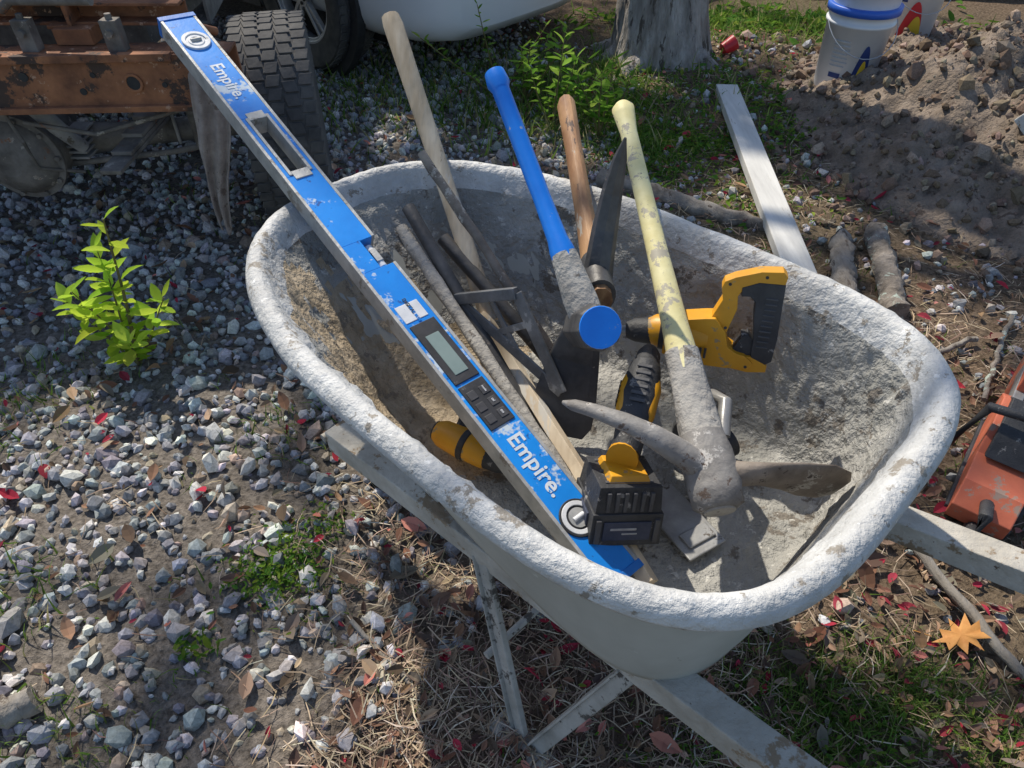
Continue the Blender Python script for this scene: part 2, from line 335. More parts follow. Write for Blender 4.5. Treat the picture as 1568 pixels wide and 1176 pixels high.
# ---------------------------------------------------------------- wheelbarrow
AV=V((-.70,.714,0)).normalized(); BV=V((.714,.70,0)).normalized()
O=AV*.0455+BV*.6546
def W(s,t,z): return O+AV*s+BV*(t+.026*(1-2*s/1.118))+V((0,0,z))
def outline(th,s0,s1,wR,wF,nr,nf):
    c,s=math.cos(th),math.sin(th)
    k=.5+.5*max(-1,min(1,c*3)); n=nr*(1-k)+nf*k
    a=math.copysign(abs(c)**(2/n),c); b=math.copysign(abs(s)**(2/n),s)
    S=(s0+s1)/2+(s1-s0)/2*a; w=wR+(wF-wR)*(S-s0)/(s1-s0); return S,w*b
def barrow():
    seg=420
    th=[2*math.pi*k/seg for k in range(seg)]
    rim=[outline(t,-.006,1.098,.380,.338,3.5,2.5) for t in th]; flo=[outline(t,.10,.74,.26,.19,4,3.2) for t in th]; fo=[outline(t,.082,.75,.272,.20,4,3.2) for t in th]
    nr=[]
    for k in range(seg):
        a=rim[(k+1)%seg];b=rim[k-1]; d=(a[0]-b[0],a[1]-b[1]); l=math.hypot(*d) or 1; nr.append((d[1]/l,-d[0]/l))
    def zoff(s): return .010*max(0,(s-.5))
    rings=[]
    def ro(d,z,amp=0): rings.append([(rim[k][0]-nr[k][0]*d,rim[k][1]-nr[k][1]*d,z+zoff(rim[k][0]),amp) for k in range(seg)])
    def fr(q,z,amp,ex=0,F=None):
        F=F or flo
        rings.append([(
        (rim[k][0]-nr[k][0]*.046)*(1-q)+(F[k][0]+nr[k][0]*ex)*q,(rim[k][1]-nr[k][1]*.046)*(1-q)+(F[k][1]+nr[k][1]*ex)*q,z+zoff(rim[k][0])*(1-q),amp) for k in range(seg)])
    for sc in(.02,.4,.8,.94): rings.append([((fo[k][0]-.42)*sc+.42,fo[k][1]*sc,.362,0) for k in range(seg)])
    fr(1.0,.367,0,.004,fo); fr(.97,.380,0,.004,fo)
    for q in(.85,.7,.5,.3,.12): fr(q,.375+.280*(1-q)**.95,0,.010,fo)
    ro(.036,.664); ro(.014,.661); ro(.003,.664,.3); ro(-.001,.673,.6); ro(.002,.684,.8); ro(.010,.693,1); ro(.019,.6965,1); ro(.027,.695,1); ro(.035,.686,1); ro(.041,.672,1)
    nin=len(rings)
    qs=[(0.0,.658),(.03,.655),(.1,.632),(.18,.606),(.27,.578),(.36,.55),(.46,.52),(.55,.494),(.64,.470),(.72,.449),(.80,.431),(.87,.418),(.93,.410),(1.0,.4065)]
    for i in range(1,len(qs)):
        (qa,za),(qb,zb)=qs[i-1],qs[i]
        if i>1: fr((qa+qb)/2,(za+zb)/2,1)
        fr(qb,zb,1)
    for sc in(.96,.91,.86,.8,.73,.66,.58,.5,.42,.33,.25,.12,.01): rings.append([((flo[k][0]-.42)*sc+.42,flo[k][1]*sc,.405,1.0) for k in range(seg)])
    vs=[];loc=[]
    for j,R in enumerate(rings):
        for (s,t,z,amp) in R:
            p=W(s,t,z)
            if amp:
                if j<nin: e=noise.noise(p*14)*.0022+noise.noise(p*45)*.0018+max(0,noise.noise(p*60)-.2)*.004; p=p+V((0,0,1))*e*amp
                else:
                    cr=max(0,min(1.2,.6+noise.noise(p*5.5)*1.8)); e=noise.noise(p*12)*.006+cr*(noise.noise(p*33)*.006+max(0,noise.noise(p*65))*.011)
                    if s>.55 and t<.02: e+=.008*max(0,noise.noise(p*20)+.3)
                    tow=V((W(.45,0,.75)-p)).normalized(); p=p+tow*e
            elif j>5: p=p+V((noise.noise(p*9),noise.noise(p*9+V((5,5,5))),0))*.0015
            vs.append(p); loc.append((s,t))
    mb=MB()
    for j in range(len(rings)-1):
        for k in range(seg):
            m=0 if j<12 else (1 if j<nin else 2)
            if m==2:
                s,t=loc[j*seg+k]; p=vs[j*seg+k]
                d=(s-.76)**2/.045+(t+.09)**2/.035
                if d<1+.9*noise.noise(p*9)+.5*noise.noise(p*30): m=3
            mb.f.append([j*seg+k,j*seg+(k+1)%seg,(j+1)*seg+(k+1)%seg,(j+1)*seg+k]); mb.m.append(m); mb.s.append(True)
    mb.v=[tuple(p) for p in vs]
    outer=mk('tray_outside',(.38,.38,.34),(.50,.50,.455),5,.6,0,.15,40,spot=(.58,.58,.54),spot_amt=.66,spot_scale=9,spot2=(.27,.25,.21),spot2_amt=.70,spot2_scale=30)
    rimm=mk('tray_rim',(.42,.42,.41),(.66,.66,.645),11,.6,0,.9,70,spot=(.28,.25,.21),spot_amt=.585,spot_scale=24,bdist=.007,spot2=(.76,.76,.74),spot2_amt=.61,spot2_scale=50)
    inner=mk('tray_inside',(.26,.26,.24),(.46,.45,.42),7,.88,0,1,48,spot=(.19,.17,.145),spot_amt=.57,spot_scale=15,bdist=.016,spot2=(.58,.57,.53),spot2_amt=.60,spot2_scale=40)
    sand=mk('dried_mortar',(.36,.28,.18),(.58,.48,.35),18,.95,0,1,70,bdist=.012,spot=(.28,.23,.17),spot_amt=.58,spot_scale=30)
    root=bpy.data.objects.new('wheelbarrow',None); scene.collection.objects.link(root)
    mb.build('tray',[outer,rimm,inner,sand],parent=root,recalc=False)
    wood=mk('painted_wood',(.34,.31,.26),(.57,.54,.48),9,.8,0,.8,50,spot=(.27,.20,.13),spot_amt=.57,spot_scale=14,bdist=.006,spot2=(.16,.12,.09),spot2_amt=.65,spot2_scale=40)
    steel=mk('splattered_steel',(.30,.285,.25),(.50,.475,.43),14,.7,.0,.6,60,spot=(.09,.08,.07),spot_amt=.57)
    dark=mk('rubber_black',(.02,.02,.02),(.05,.05,.05),20,.8)
    fb=MB()
    def rail(p,q,w,h,m=0):
        p=V(p);q=V(q);d,a,b=frame(q-p); fb.box((p+q)/2,(a,b,d),(w/2,h/2,(q-p).length/2),m)
    rail(W(.89,-.212,.300),W(-.55,-.196,.385),.048,.052); rail(W(.93,.13,.300),W(-.35,.325,.395),.046,.048)
    for s in(.2,.62): rail(W(s,-.21,.352),W(s,.21,.352),.06,.016,1)
    for sd in(-1,1):
        tt=-.222 if sd<0 else .22
        for (a,b) in((.47,.30),(.17,.265)):
            p0=W(a,tt,.32);p1=W(b,tt+sd*.08,.015); d=(p1-p0).normalized(); _,e1,e2=frame(d,BV)
            fb.box((p0+p1)/2,(e1,e2,d),(.013,.006,(p1-p0).length/2),1); fb.box((p0+p1)/2+e1*.0145,(e1,e2,d),(.002,.013,(p1-p0).length/2),1)
        p0=W(.23,tt+sd*.09,.008); p1=W(.34,tt+sd*.09,.008); d,a,b=frame(p1-p0); fb.box((p0+p1)/2,(a,b,d),(.022,.006,.07),1)
    fb.tube([W(.42,-.27,.1),W(.42,.28,.1)],.008,1,8)
    fb.build('frame_and_handles',[wood,steel],bevel=.004,parent=root)
    wb=MB(); c=W(1.0,-.03,.19)
    wb.torus(c,BV,.15,.045,0); wb.disc(c,BV,0,.11,.03,1); wb.tube([c-BV*.16,c+BV*.16],.01,1,10)
    wb.build('wheel',[dark,steel],parent=root)
barrow()
# ---------------------------------------------------------------- level
def level():
    P0=V((.160,.555,.43)); P1=V((-.669,1.526,.901)); A=(P1-P0).normalized(); N=V((.26,-.26,.93)); N=(N-A*N.dot(A)).normalized(); B=A.cross(N)
    blue=mk('blue_paint',(.008,.20,.66),(.012,.29,.85),6,.32,.0,.12,60,spot=(.55,.64,.72),spot_amt=.570,spot_scale=9,spot2=(.02,.10,.35),spot2_amt=.62,spot2_scale=45)
    alu=mk('aluminium',(.30,.31,.31),(.48,.48,.47),25,.5,.3,.3,80,spot=(.22,.20,.18),spot_amt=.58)
    black=mk('black_plastic',(.015,.016,.018),(.04,.04,.045),20,.5,spot=(.2,.2,.19),spot_amt=.66); white=mk('white_plastic',(.55,.57,.6),(.75,.76,.78),20,.4,spot=(.3,.3,.3),spot_amt=.62,spot_scale=50)
    lcd=mk('lcd',(.17,.23,.22),(.24,.31,.29),9,.15,bump=0); red=mk('end_blue',(.01,.12,.45),(.01,.16,.55),10,.5)
    mb=MB(); L=(P1-P0).length; hw=.0335; ht=.0165
    def bx(a0,a1,b0,b1,n0,n1,m): mb.box(P0+A*(a0+a1)/2+B*(b0+b1)/2+N*(n0+n1)/2,(B,N,A),((b1-b0)/2,(n1-n0)/2,(a1-a0)/2),m)
    bx(.012,.640,-hw+.003,hw-.003,-ht,ht,0); bx(.640,.705,-hw+.003,.006,-ht,ht,0); bx(.705,.884,-hw+.003,hw-.003,-ht,ht,0)
    bx(.884,1.046,-hw+.003,-.018,-ht,ht,0); bx(.884,1.046,.018,hw-.003,-ht,ht,0); bx(1.046,L-.012,-hw+.003,hw-.003,-ht,ht,0)
    for sg in(-1,1):
        b0,b1=(-hw-.002,-hw+.004) if sg<0 else (hw-.004,hw+.002)
        if sg<0: bx(.010,L-.01,b0,b1,-ht-.001,ht+.0012,1)
        else: bx(.010,.640,b0,b1,-ht-.001,ht+.0012,1); bx(.705,L-.01,b0,b1,-ht-.001,ht+.0012,1)
    bx(0,.0125,-hw-.003,hw+.003,-ht-.002,ht+.002,5); bx(L-.0125,L,-hw-.003,hw+.003,-ht-.002,ht+.002,5)
    for b in(-.0195,.0195): bx(.886,1.044,b-.003,b+.003,-ht-.001,ht+.0022,1)
    for a in(.884,1.046): bx(a-.010,a+.010,-.0165,.0165,-ht-.001,ht+.0022,1)
    mb.tube([P0+A*.648+B*.018,P0+A*.697+B*.018],.008,3,12); bx(.658,.686,.012,.024,-.009,.0095,1)
    for a in(.110,1.275):
        c=P0+A*a+N*(ht+.001); mb.disc(c,N,.019,.0265,.006,3); mb.disc(c-N*.0005,N,0,.0195,.003,2 if a<1 else 3); mb.disc(c+N*.001,N,0 if a<1 else .009,.0155,.003,3 if a>1 else 1)
        mb.tube([c+N*.0025-B*.010,c+N*.0025+B*.010],.0042,3 if a<1 else 1,10)
        if a<1: mb.disc(c,N,.0265,.0300,.004,2)
    bx(.385,.512,-.024,.024,ht-.001,ht+.0025,2); bx(.400,.484,-.013,.013,ht+.002,ht+.0037,4)
    bx(.292,.379,-.024,.024,ht-.001,ht+.0025,2)
    for i in range(3):
        for b in(-.012,.012): bx(.301+i*.024,.317+i*.024,b-.0075,b+.0075,ht+.002,ht+.0038,6)
    bx(.520,.556,-.024,.020,ht-.0005,ht+.0012,3)
    grey=mk('key_grey',(.035,.035,.04),(.07,.07,.075),20,.5)
    ob=mb.build('digital_spirit_level',[blue,alu,black,white,lcd,red,grey],bevel=.0012)
    def text(t,a,b,size,m,off=.0016,name='lettering'):
        cu=bpy.data.curves.new(name,'FONT'); cu.body=t; cu.size=size; cu.extrude=.0003; cu.align_x='CENTER'; cu.align_y='CENTER'; cu.offset=size*.02
        o=bpy.data.objects.new(name,cu); scene.collection.objects.link(o)
        M=Matrix.Identity(4); x=-A; y=B; z=N
        for i in range(3): M[i][0]=x[i];M[i][1]=y[i];M[i][2]=z[i]
        p=P0+A*a+B*b+N*(ht+off); M[0][3],M[1][3],M[2][3]=p
        dg=bpy.context.evaluated_depsgraph_get(); me=bpy.data.meshes.new_from_object(o.evaluated_get(dg)); bpy.data.objects.remove(o)
        o=bpy.data.objects.new(name,me); scene.collection.objects.link(o); o.matrix_world=M; me.materials.clear(); me.materials.append(m); o.parent=ob
    pw=mk('worn_white',(.55,.62,.68),(.72,.76,.80),20,.4,spot=(.02,.27,.75),spot_amt=.60,spot_scale=60)
    text('Empire.',.212,0,.038,pw,.0006); text('Empire.',1.150,0,.034,pw,.0006); text('DIGITAL',.549,0,.009,black); text('TRUE BLUE',.532,0,.007,blue)
    text('on',.310,.012,.007,white,.0043,'key_label'); text('cal',.334,.012,.006,white,.0043,'key_label'); text('mode',.358,.012,.005,white,.0043,'key_label')
level()
# ---------------------------------------------------------------- hand tools
weath=mk('weathered_wood',(.42,.32,.21),(.74,.64,.49),18,.8,0,.6,60,spot=(.60,.57,.51),spot_amt=.59,stretch=(1,.25,.25),spot2=(.26,.18,.11),spot2_amt=.62,spot2_scale=30)
brownw=mk('brown_wood',(.18,.08,.035),(.52,.30,.14),22,.6,0,.5,60,spot=(.38,.34,.28),spot_amt=.58,stretch=(1,.2,.5),spot2=(.08,.045,.03),spot2_amt=.6)
darksteel=mk('dark_steel',(.05,.05,.053),(.13,.125,.12),14,.5,.3,.4,70,spot=(.26,.22,.18),spot_amt=.63)
rusty=mk('rusty_steel',(.13,.105,.085),(.31,.265,.22),16,.75,.1,.7,60,spot=(.44,.41,.36),spot_amt=.57,spot2=(.08,.06,.05),spot2_amt=.6,spot2_scale=40)
greysteel=mk('grey_steel',(.16,.15,.14),(.34,.325,.305),16,.7,.15,.8,60,spot=(.50,.48,.45),spot_amt=.56,spot2=(.13,.095,.075),spot2_amt=.58,spot2_scale=40)
concr=mk('concrete_crust',(.27,.255,.235),(.47,.45,.41),20,.9,0,.9,70,bdist=.006,spot=(.17,.15,.13),spot_amt=.6)
bluef=mk('blue_fibreglass',(.006,.16,.66),(.01,.23,.82),8,.38,0,.1,50,spot=(.45,.45,.43),spot_amt=.64,spot_scale=16)
yelf=mk('yellow_fibreglass',(.66,.58,.27),(.80,.74,.42),14,.6,0,.3,60,spot=(.42,.38,.29),spot_amt=.57,spot_scale=22,spot2=(.30,.26,.20),spot2_amt=.63)
mb=MB(); a=V((-.042,1.09,.49)); b=V((-.236,1.49,.924)); pts=[lerp(a,b,t) for t in(0,.25,.5,.75,.97,1)]
mb.tube(pts,[.019,.018,.0175,.0185,.020,.017],0,9); mb.build('wooden_tool_handle',[weath])
mb=MB(); F=V((.128,.806,.70)); hd=V((.10,-.78,.62)).normalized()
mb.tube([F-hd*.135,F-hd*.128,F-hd*.10,F-hd*.03,F-hd*.008,F],[.028,.034,.037,.037,.035,.031],1,8,up=(1,.3,0),sm=False)
mb.tube([F-hd*.001,F+hd*.0015],[.0315,.0305],0,24)
hp=F-hd*.065; top=V((-.029,1.21,.915))
mb.tube([lerp(hp,top,t) for t in(-.05,.02,.1,.27)],[.022,.026,.026,.021],2,18,up=(0,0,1),wob=.06)
mb.tube([lerp(hp,top,t) for t in(.25,.29,.33,.5,.55,.93,.955,1)],[.0205,.020,.0165,.0145,.0150,.0150,.0195,.017],0,20)
mb.build('sledge_hammer',[bluef,darksteel,concr],bevel=.002)
mb=MB(); tip=V((.166,1.005,.895)); bot=V((.080,.85,.425)); c=V((.137,.955,.675)); sidev=V((1,-.15,-.1)).normalized()
mb.tube([lerp(c,tip,t)+V((0,.02,0))*math.sin(t*3.1) for t in(0,.15,.35,.6,.85,1)],[(.016,.026),(.018,.023),(.014,.021),(.011,.017),(.008,.011),(.002,.002)],0,8,up=sidev,sm=False)
mb.tube([lerp(c,bot,t)+V((0,.02,0))*math.sin(t*3.1) for t in(0,.12,.3,.55,.8,.93,1)],[(.024,.016),(.013,.02),(.007,.030),(.005,.045),(.004,.056),(.003,.056),(.0015,.044)],0,16,up=sidev,sm=False)
ha=(V((.115,1.512,.745))-c).normalized()
mb.tube([c-ha*.035,c+ha*.045],[(.027,.037),(.023,.032)],0,18)
mb.tube([c-ha*.045,c+ha*.05,c+ha*.2,c+ha*.4,c+ha*.55,c+ha*.565],[(.021,.029),(.020,.027),(.0175,.021),(.0175,.021),(.020,.024),(.017,.021)],1,10,sm=True)
mb.build('mattock',[darksteel,brownw],bevel=.001)
mb=MB(); e=V((.282,.648,.56)); pt=V((.075,.748,.605)); ad=V((.490,.668,.505)); topy=V((.207,1.315,.812)); hv=(topy-e).normalized()
s1=(pt-e); s2=(ad-e)
mb.tube([e+s1*t+V((.0,-.015,.035))*math.sin(t*3.1) for t in(.05,.2,.4,.6,.8,.93,1)],[(.022,.024),(.02,.019),(.017,.016),(.014,.013),(.011,.010),(.009,.008),(.003,.003)],0,10,sm=True,wob=.05)
mb.tube([e+s2*t+V((0,-.012,.028))*math.sin(t*3.1) for t in(.05,.2,.35,.55,.75,.92,1)],[(.023,.022),(.017,.020),(.010,.025),(.007,.033),(.005,.040),(.003,.034),(.001,.018)],3,16,up=(.0,-.1,1),sm=True)
mb.tube([e-hv*.052,e-hv*.046,e-hv*.02,e+hv*.03,e+hv*.06],[.026,.034,.038,.037,.033],0,22,wob=.05)
mb.disc(e-hv*.053,hv,0,.022,.004,2)
mb.tube([e+hv*.055,e+hv*.075,e+hv*.14,e+hv*.2],[(.032,.030),(.030,.027),(.028,.023),(.0255,.021)],2,20,wob=.07)
mb.tube([e+hv*t for t in(.10,.16,.25,.4,.55,.66,.70,.718,.728)],[(.027,.023),(.026,.022),(.021,.0185),(.0175,.016),(.016,.0145),(.0155,.0145),(.0195,.0185),(.021,.020),(.014,.014)],1,22)
mb.build('pick_mattock',[greysteel,yelf,concr,rusty])
def stick(name,p,q,r,mat,seg=10,wob=0,n=7,bend=.0,square=False):
    mb=MB(); p=V(p);q=V(q); pts=[lerp(p,q,i/(n-1))+V((random.uniform(-1,1),random.uniform(-1,1),random.uniform(-1,1)))*bend for i in range(n)]
    mb.tube(pts,[(r*random.uniform(1-wob,1+wob)) for _ in range(n)],0,4 if square else seg,sm=not square)
    return mb.build(name,[mat],bevel=.001 if square else 0)
stick('steel_stake',(-.211,1.190,.635),(.109,.695,.438),.0125,concr,10,.15,14,.0012)
stick('steel_stake',(-.197,1.215,.665),(.03,.87,.45),.0135,darksteel,8,.04,8)
stick('steel_stake',(-.134,1.197,.61),(.082,1.0,.45),.0135,darksteel,8,.04,8)
stick('rusty_rebar',(-.166,1.235,.765),(.092,.98,.47),.0090,rusty,8,.1,14,.002)
stick('wooden_stake',(-.055,1.085,.505),(.20,.555,.428),.015,weath,4,.08,9,.0015,True)
def square():
    A=V((-.10,1.051,.572));Bp=V((.085,.881,.497));Cp=V((.008,.985,.632))
    mb=MB(); n=(Bp-A).cross(Cp-A).normalized()
    def bar(p,q,w,t=.0025,m=0):
        d=(q-p).normalized(); s=d.cross(n).normalized(); mb.box((p+q)/2,(s,n,d),(w,t,(q-p).length/2),m)
    bar(A,Bp,.010);bar(A,Cp,.010,.007);bar(Cp,Bp,.011,.0031)
    a1=lerp(A,Bp,.38);c1=lerp(Cp,Bp,.30); bar(a1,c1,.006,.0022); bar(lerp(A,Cp,.55),lerp(A,Bp,.62),.005,.002)
    mb.build('rafter_square',[mk('square_alu',(.13,.135,.14),(.26,.265,.27),20,.4,.2,.2,60,spot=(.42,.42,.41),spot_amt=.58)],bevel=.0012)
square()
# ---------------------------------------------------------------- power tools
yel=mk('tool_yellow',(.60,.27,.012),(.74,.36,.015),10,.45,0,.1,60,spot=(.32,.24,.13),spot_amt=.61,spot_scale=30)
blk=mk('tool_black',(.022,.023,.027),(.05,.052,.057),16,.6,0,.5,160,spot=(.24,.23,.22),spot_amt=.61,spot_scale=40)
sil=mk('tool_metal',(.28,.28,.28),(.46,.46,.45),20,.4,.4,.3,60,spot=(.15,.13,.11),spot_amt=.6)
ridge=mk('grip_ridge',(.05,.05,.055),(.09,.09,.095),20,.6)
def recip():
    Mo=V((.326,.905,.592)); e1=V((.955,-.25,.03)).normalized(); e2=V((.02,.22,.97)); e2=(e2-e1*e2.dot(e1)).normalized(); n=e1.cross(e2)
    SX,SY=1060,920; k=.88
    q=lambda L:[((x-1090)/SX,(525-y)/SY) for x,y in L]
    mb=MB()
    mb.prism(q([(1010,500),(1030,488),(1075,480),(1092,478),(1112,498),(1120,522),(1136,530),(1150,532),(1166,543),(1160,552),(1120,556),(1080,556),(1040,552),(1012,546)]),Mo,e1,e2,.025*k,0)
    mb.prism(q([(1084,482),(1098,450),(1093,432),(1096,422),(1112,414),(1150,402),(1184,399),(1192,406),(1190,418),(1165,420),(1128,430),(1121,442),(1124,462),(1114,500),(1092,505)]),Mo,e1,e2,.016*k,0)
    mb.prism(q([(1125,428),(1150,418),(1191,417),(1193,450),(1197,500),(1196,538),(1184,546),(1164,545),(1160,528),(1158,500),(1152,470),(1150,448),(1140,440),(1126,441)]),Mo,e1,e2,.018*k,1)
    mb.prism(q([(1128,530),(1140,506),(1150,500),(1162,512),(1164,536)]),Mo,e1,e2,.013*k,1)
    mb.prism(q([(1120,536),(1160,534),(1190,545),(1190,556),(1160,560),(1120,556)]),Mo,e1,e2,.020*k,0)
    P=lambda x,y,o=0: Mo+e1*((x-1090)/SX)+e2*((525-y)/SY)+n*o
    mb.tube([P(1085,517),P(1060,517),P(1010,518),P(996,518),P(985,520)],[.025,.029,.029,.027,.022],0,22)
    mb.tube([P(1012,518),P(1003,518)],[.0303,.0303],1,22)
    mb.tube([P(990,520),P(960,522),P(945,524)],[.023,.020,.014],1,18); mb.tube([P(946,524),P(915,528)],.009,2,12)
    for i in range(5):
        for s in(-1,1): mb.box(P(1052+i*8,533,.0277*s),(e1,e2,n),(.0020,.009,.0015),1)
    mb.box(P(1144,512,.0),(e1,e2,n),(.005,.012,.009),1)
    for s in(-1,1):
        for i in range(10): mb.box(P(1175,440+i*8.5,.0163*s),(e1,e2,n),(.009,.0014,.001),3)
        for x,y in((1105,425),(1160,409),(1110,490),(1155,549),(1030,545)): mb.disc(P(x,y,.0145*s if y<450 else .0224*s),n,0,.0026,.001,1,10)
    mb.build('reciprocating_saw',[yel,blk,sil,ridge],bevel=.0032,bseg=3)
recip()
def impact():
    mb=MB(); g1=V((.209,.832,.588)); g2=V((.172,.710,.560)); bc=V((.160,.662,.494))
    d=(g2-g1).normalized(); _,a,b=frame(d)
    mb.tube([g1-d*.022,g1-d*.012,g1+d*.015,g1+d*.05,g1+d*.09,g1+d*.12,g2+d*.02],[(.014,.015),(.024,.025),(.0285,.027),(.029,.027),(.026,.025),(.023,.024),(.022,.02)],1,22)
    for s in(-1,1): mb.tube([g1+d*.0+a*s*.013,g1+d*.03+a*s*.0155,g1+d*.08+a*s*.0145,g1+d*.115+a*s*.010],[(.012,.016),(.0165,.019),(.0155,.018),(.010,.014)],0,16)
    for k in range(6): mb.box(g1+d*(.006+.013*k)+b*.0272,(a,b,d),(.012,.0012,.003),3)
    for k in range(5): mb.box(g1+d*(.03+.009*k)-a*.0315,(b,a,d),(.009,.0012,.0022),1)
    gb=bc+V((.0,.02,.06))
    mb.tube([g1+d*.05-b*.02-a*.01,lerp(g1+d*.07-b*.05,gb,.5),gb],[(.020,.024),(.019,.022),(.024,.026)],0,16)
    mb.tube([g1-d*.01-b*.005,g1-d*.045-b*.012,g1-d*.06-b*.014],[.022,.019,.012],1,18)
    e1=V((.97,.12,-.12)).normalized(); up=V((.05,.30,.95)); up=(up-e1*up.dot(e1)).normalized(); f=e1.cross(up)
    mb.box(bc+up*.048,(e1,f,up),(.032,.034,.006),0,.85)
    mb.box(bc+up*.022,(e1,f,up),(.050,.047,.022),1,.92); mb.box(bc-up*.025,(e1,f,up),(.054,.051,.027),1,.98)
    for i in range(6): mb.box(bc+e1*(-.032+i*.0128)+up*.020,(e1,f,up),(.0030,.0482,.016),3)
    for i in range(3): mb.box(bc+f*(-.030+i*.03)+up*.0445,(e1,f,up),(.036,.003,.0015),3)
    for s in(-1,1):
        mb.box(bc+e1*(s*.0545)-up*.02,(f,up,e1),(.03,.012,.002),2)
        mb.box(bc+f*(s*.0515)-up*.026,(e1,up,f),(.036,.016,.0012),2); mb.box(bc+f*(s*.0515)+e1*-.006-up*.022,(e1,up,f),(.020,.0022,.0018),4); mb.box(bc+f*(s*.0515)+e1*.004-up*.030,(e1,up,f),(.012,.0016,.0018),4)
        for i in range(2): mb.box(bc+f*(s*.0515)+e1*(-.044+.088*i)-up*.026,(e1,up,f),(.004,.02,.003),3)
    mb.build('cordless_drill',[yel,blk,mk('navy_label',(.02,.03,.06),(.05,.06,.10),30,.6),ridge,mk('label_white',(.25,.25,.27),(.4,.4,.4),70,.5)],bevel=.003,bseg=3)
impact()
def drill2():
    mb=MB(); a=V((-.128,.835,.452)); b=V((.03,.74,.445)); d,e1,e2=frame(b-a)
    mb.tube([a,a+d*.012,a+d*.05,a+d*.10,a+d*.105],[.018,.024,.027,.025,.022],0,20)
    mb.tube([a+d*.10,a+d*.13,a+d*.15],[.023,.020,.012],1,18); mb.tube([a+d*.145,a+d*.18],.006,2,8)
    g=a+d*.045; gd=(e1*.9-d*.3).normalized()
    mb.tube([g,g+gd*.05,g+gd*.09],[(.016,.018),(.014,.016),(.018,.018)],1,16); mb.box(g+gd*.11,(d,e2,gd),(.045,.027,.016),1); mb.box(g+gd*.092,(d,e2,gd),(.034,.024,.006),0)
    mb.disc(a-d*.001,d,0,.017,.004,1); mb.disc(a+d*.06,d,.024,.0285,.012,1)
    mb.build('cordless_drill',[yel,blk,sil],bevel=.003)
drill2()
def circ():
    mb=MB(); c=V((.305,.765,.465)); n=V((.85,.45,.15)).normalized(); d,a,b=frame(n)
    mb.disc(c,n,.03,.070,.006,0,36); mb.disc(c-n*.004,n,0,.064,.002,1,36); mb.disc(c+n*.004,n,0,.018,.014,1,20)
    e1=V((.5,-.86,0)).normalized(); e2=V((.86,.5,0)).normalized()
    mb.box(V((.265,.67,.421)),(e1,e2,V((0,0,1))),(.065,.036,.0025),0); mb.box(V((.285,.64,.426)),(e1,e2,V((0,0,1))),(.014,.026,.002),0)
    mb.tube([c+n*.01,c+n*.06],[.030,.027],1,20); mb.tube([c+V((.0,.05,.03)),c+V((.02,.08,.07)),c+V((.03,.03,.095)),c+V((.02,-.02,.07))],[.011]*4,2,14)
    mb.build('circular_saw',[sil,blk,sil],bevel=.002)
circ()
# ---------------------------------------------------------------- vehicles
tyre=mk('tyre',(.05,.05,.053),(.12,.115,.108),14,.85,0,.4,80); rimmat=mk('alloy',(.45,.45,.46),(.6,.6,.61),10,.35,.4,0)
def wheel(mb,c,ax,R,w,mt,mr,mdark,rim=.62,sgn=1):
    d,a,b=frame(ax); c=V(c); seg=72
    prof=[(R*rim,-w*.42),(R*.80,-w*.5),(R*.93,-w*.47),(R*.975,-w*.38),(R*.985,-w*.2),(R*.985,w*.2),(R*.975,w*.38),(R*.93,w*.47),(R*.80,w*.5),(R*rim,w*.42)]
    vs=[];fs=[];n=len(prof)
    for k in range(seg):
        t=2*math.pi*k/seg;o=a*math.cos(t)+b*math.sin(t)
        for r,z in prof: vs.append(c+o*r+d*z)
    for k in range(seg):
        for j in range(n-1): fs.append((k*n+j,k*n+j+1,((k+1)%seg)*n+j+1,((k+1)%seg)*n+j))
    mb.add(vs,fs,mt,True)
    rows=[-.40,-.2,0,.2,.40]; nb=52
    for ri,z in enumerate(rows):
        for k in range(nb):
            t=2*math.pi*(k+.5*(ri%2))/nb; o=a*math.cos(t)+b*math.sin(t); tg=-a*math.sin(t)+b*math.cos(t)
            sk=(tg+d*(.25 if ri%2 else -.25)).normalized(); rr=R*(.99 if abs(z)<.3 else .975)
            mb.box(c+o*rr+d*(w*z),(sk,d,o),(R*.052,w*.084,R*.010),mt)
    mb.disc(c,d,R*rim-.012,R*rim+.004,w*.8,mr,48)
    f=c+d*(sgn*w*.30)
    mb.disc(c+d*(sgn*w*.05),d,0,R*rim*.97,.01,mdark,40); mb.disc(f,d,R*rim*.88,R*rim,.02,mr,48); mb.disc(f,d,0,R*.13,.03,mr,24)
    for k in range(5):
        t=2*math.pi*k/5+.3;o=a*math.cos(t)+b*math.sin(t);tg=-a*math.sin(t)+b*math.cos(t)
        for s in(-1,1): mb.box(f+o*R*rim*.52+tg*s*R*.05,(tg,d,(o+tg*s*.08).normalized()),(R*.028,.012,R*rim*.42),mr)
        mb.disc(f+(a*math.cos(t+.6)+b*math.sin(t+.6))*R*.08+d*sgn*.014,d,0,.009,.012,mdark,8)
whitep=mk('car_white',(.74,.75,.76),(.80,.81,.82),2,.25,0,0); glass=mk('car_glass',(.02,.025,.03),(.03,.035,.04),2,.05,0,0); plast=mk('car_plastic_and_hole_shade',(.02,.02,.022),(.035,.035,.036),20,.7)
lampm=mk('lamp_lens',(.5,.5,.5),(.7,.7,.7),10,.1,0,0)
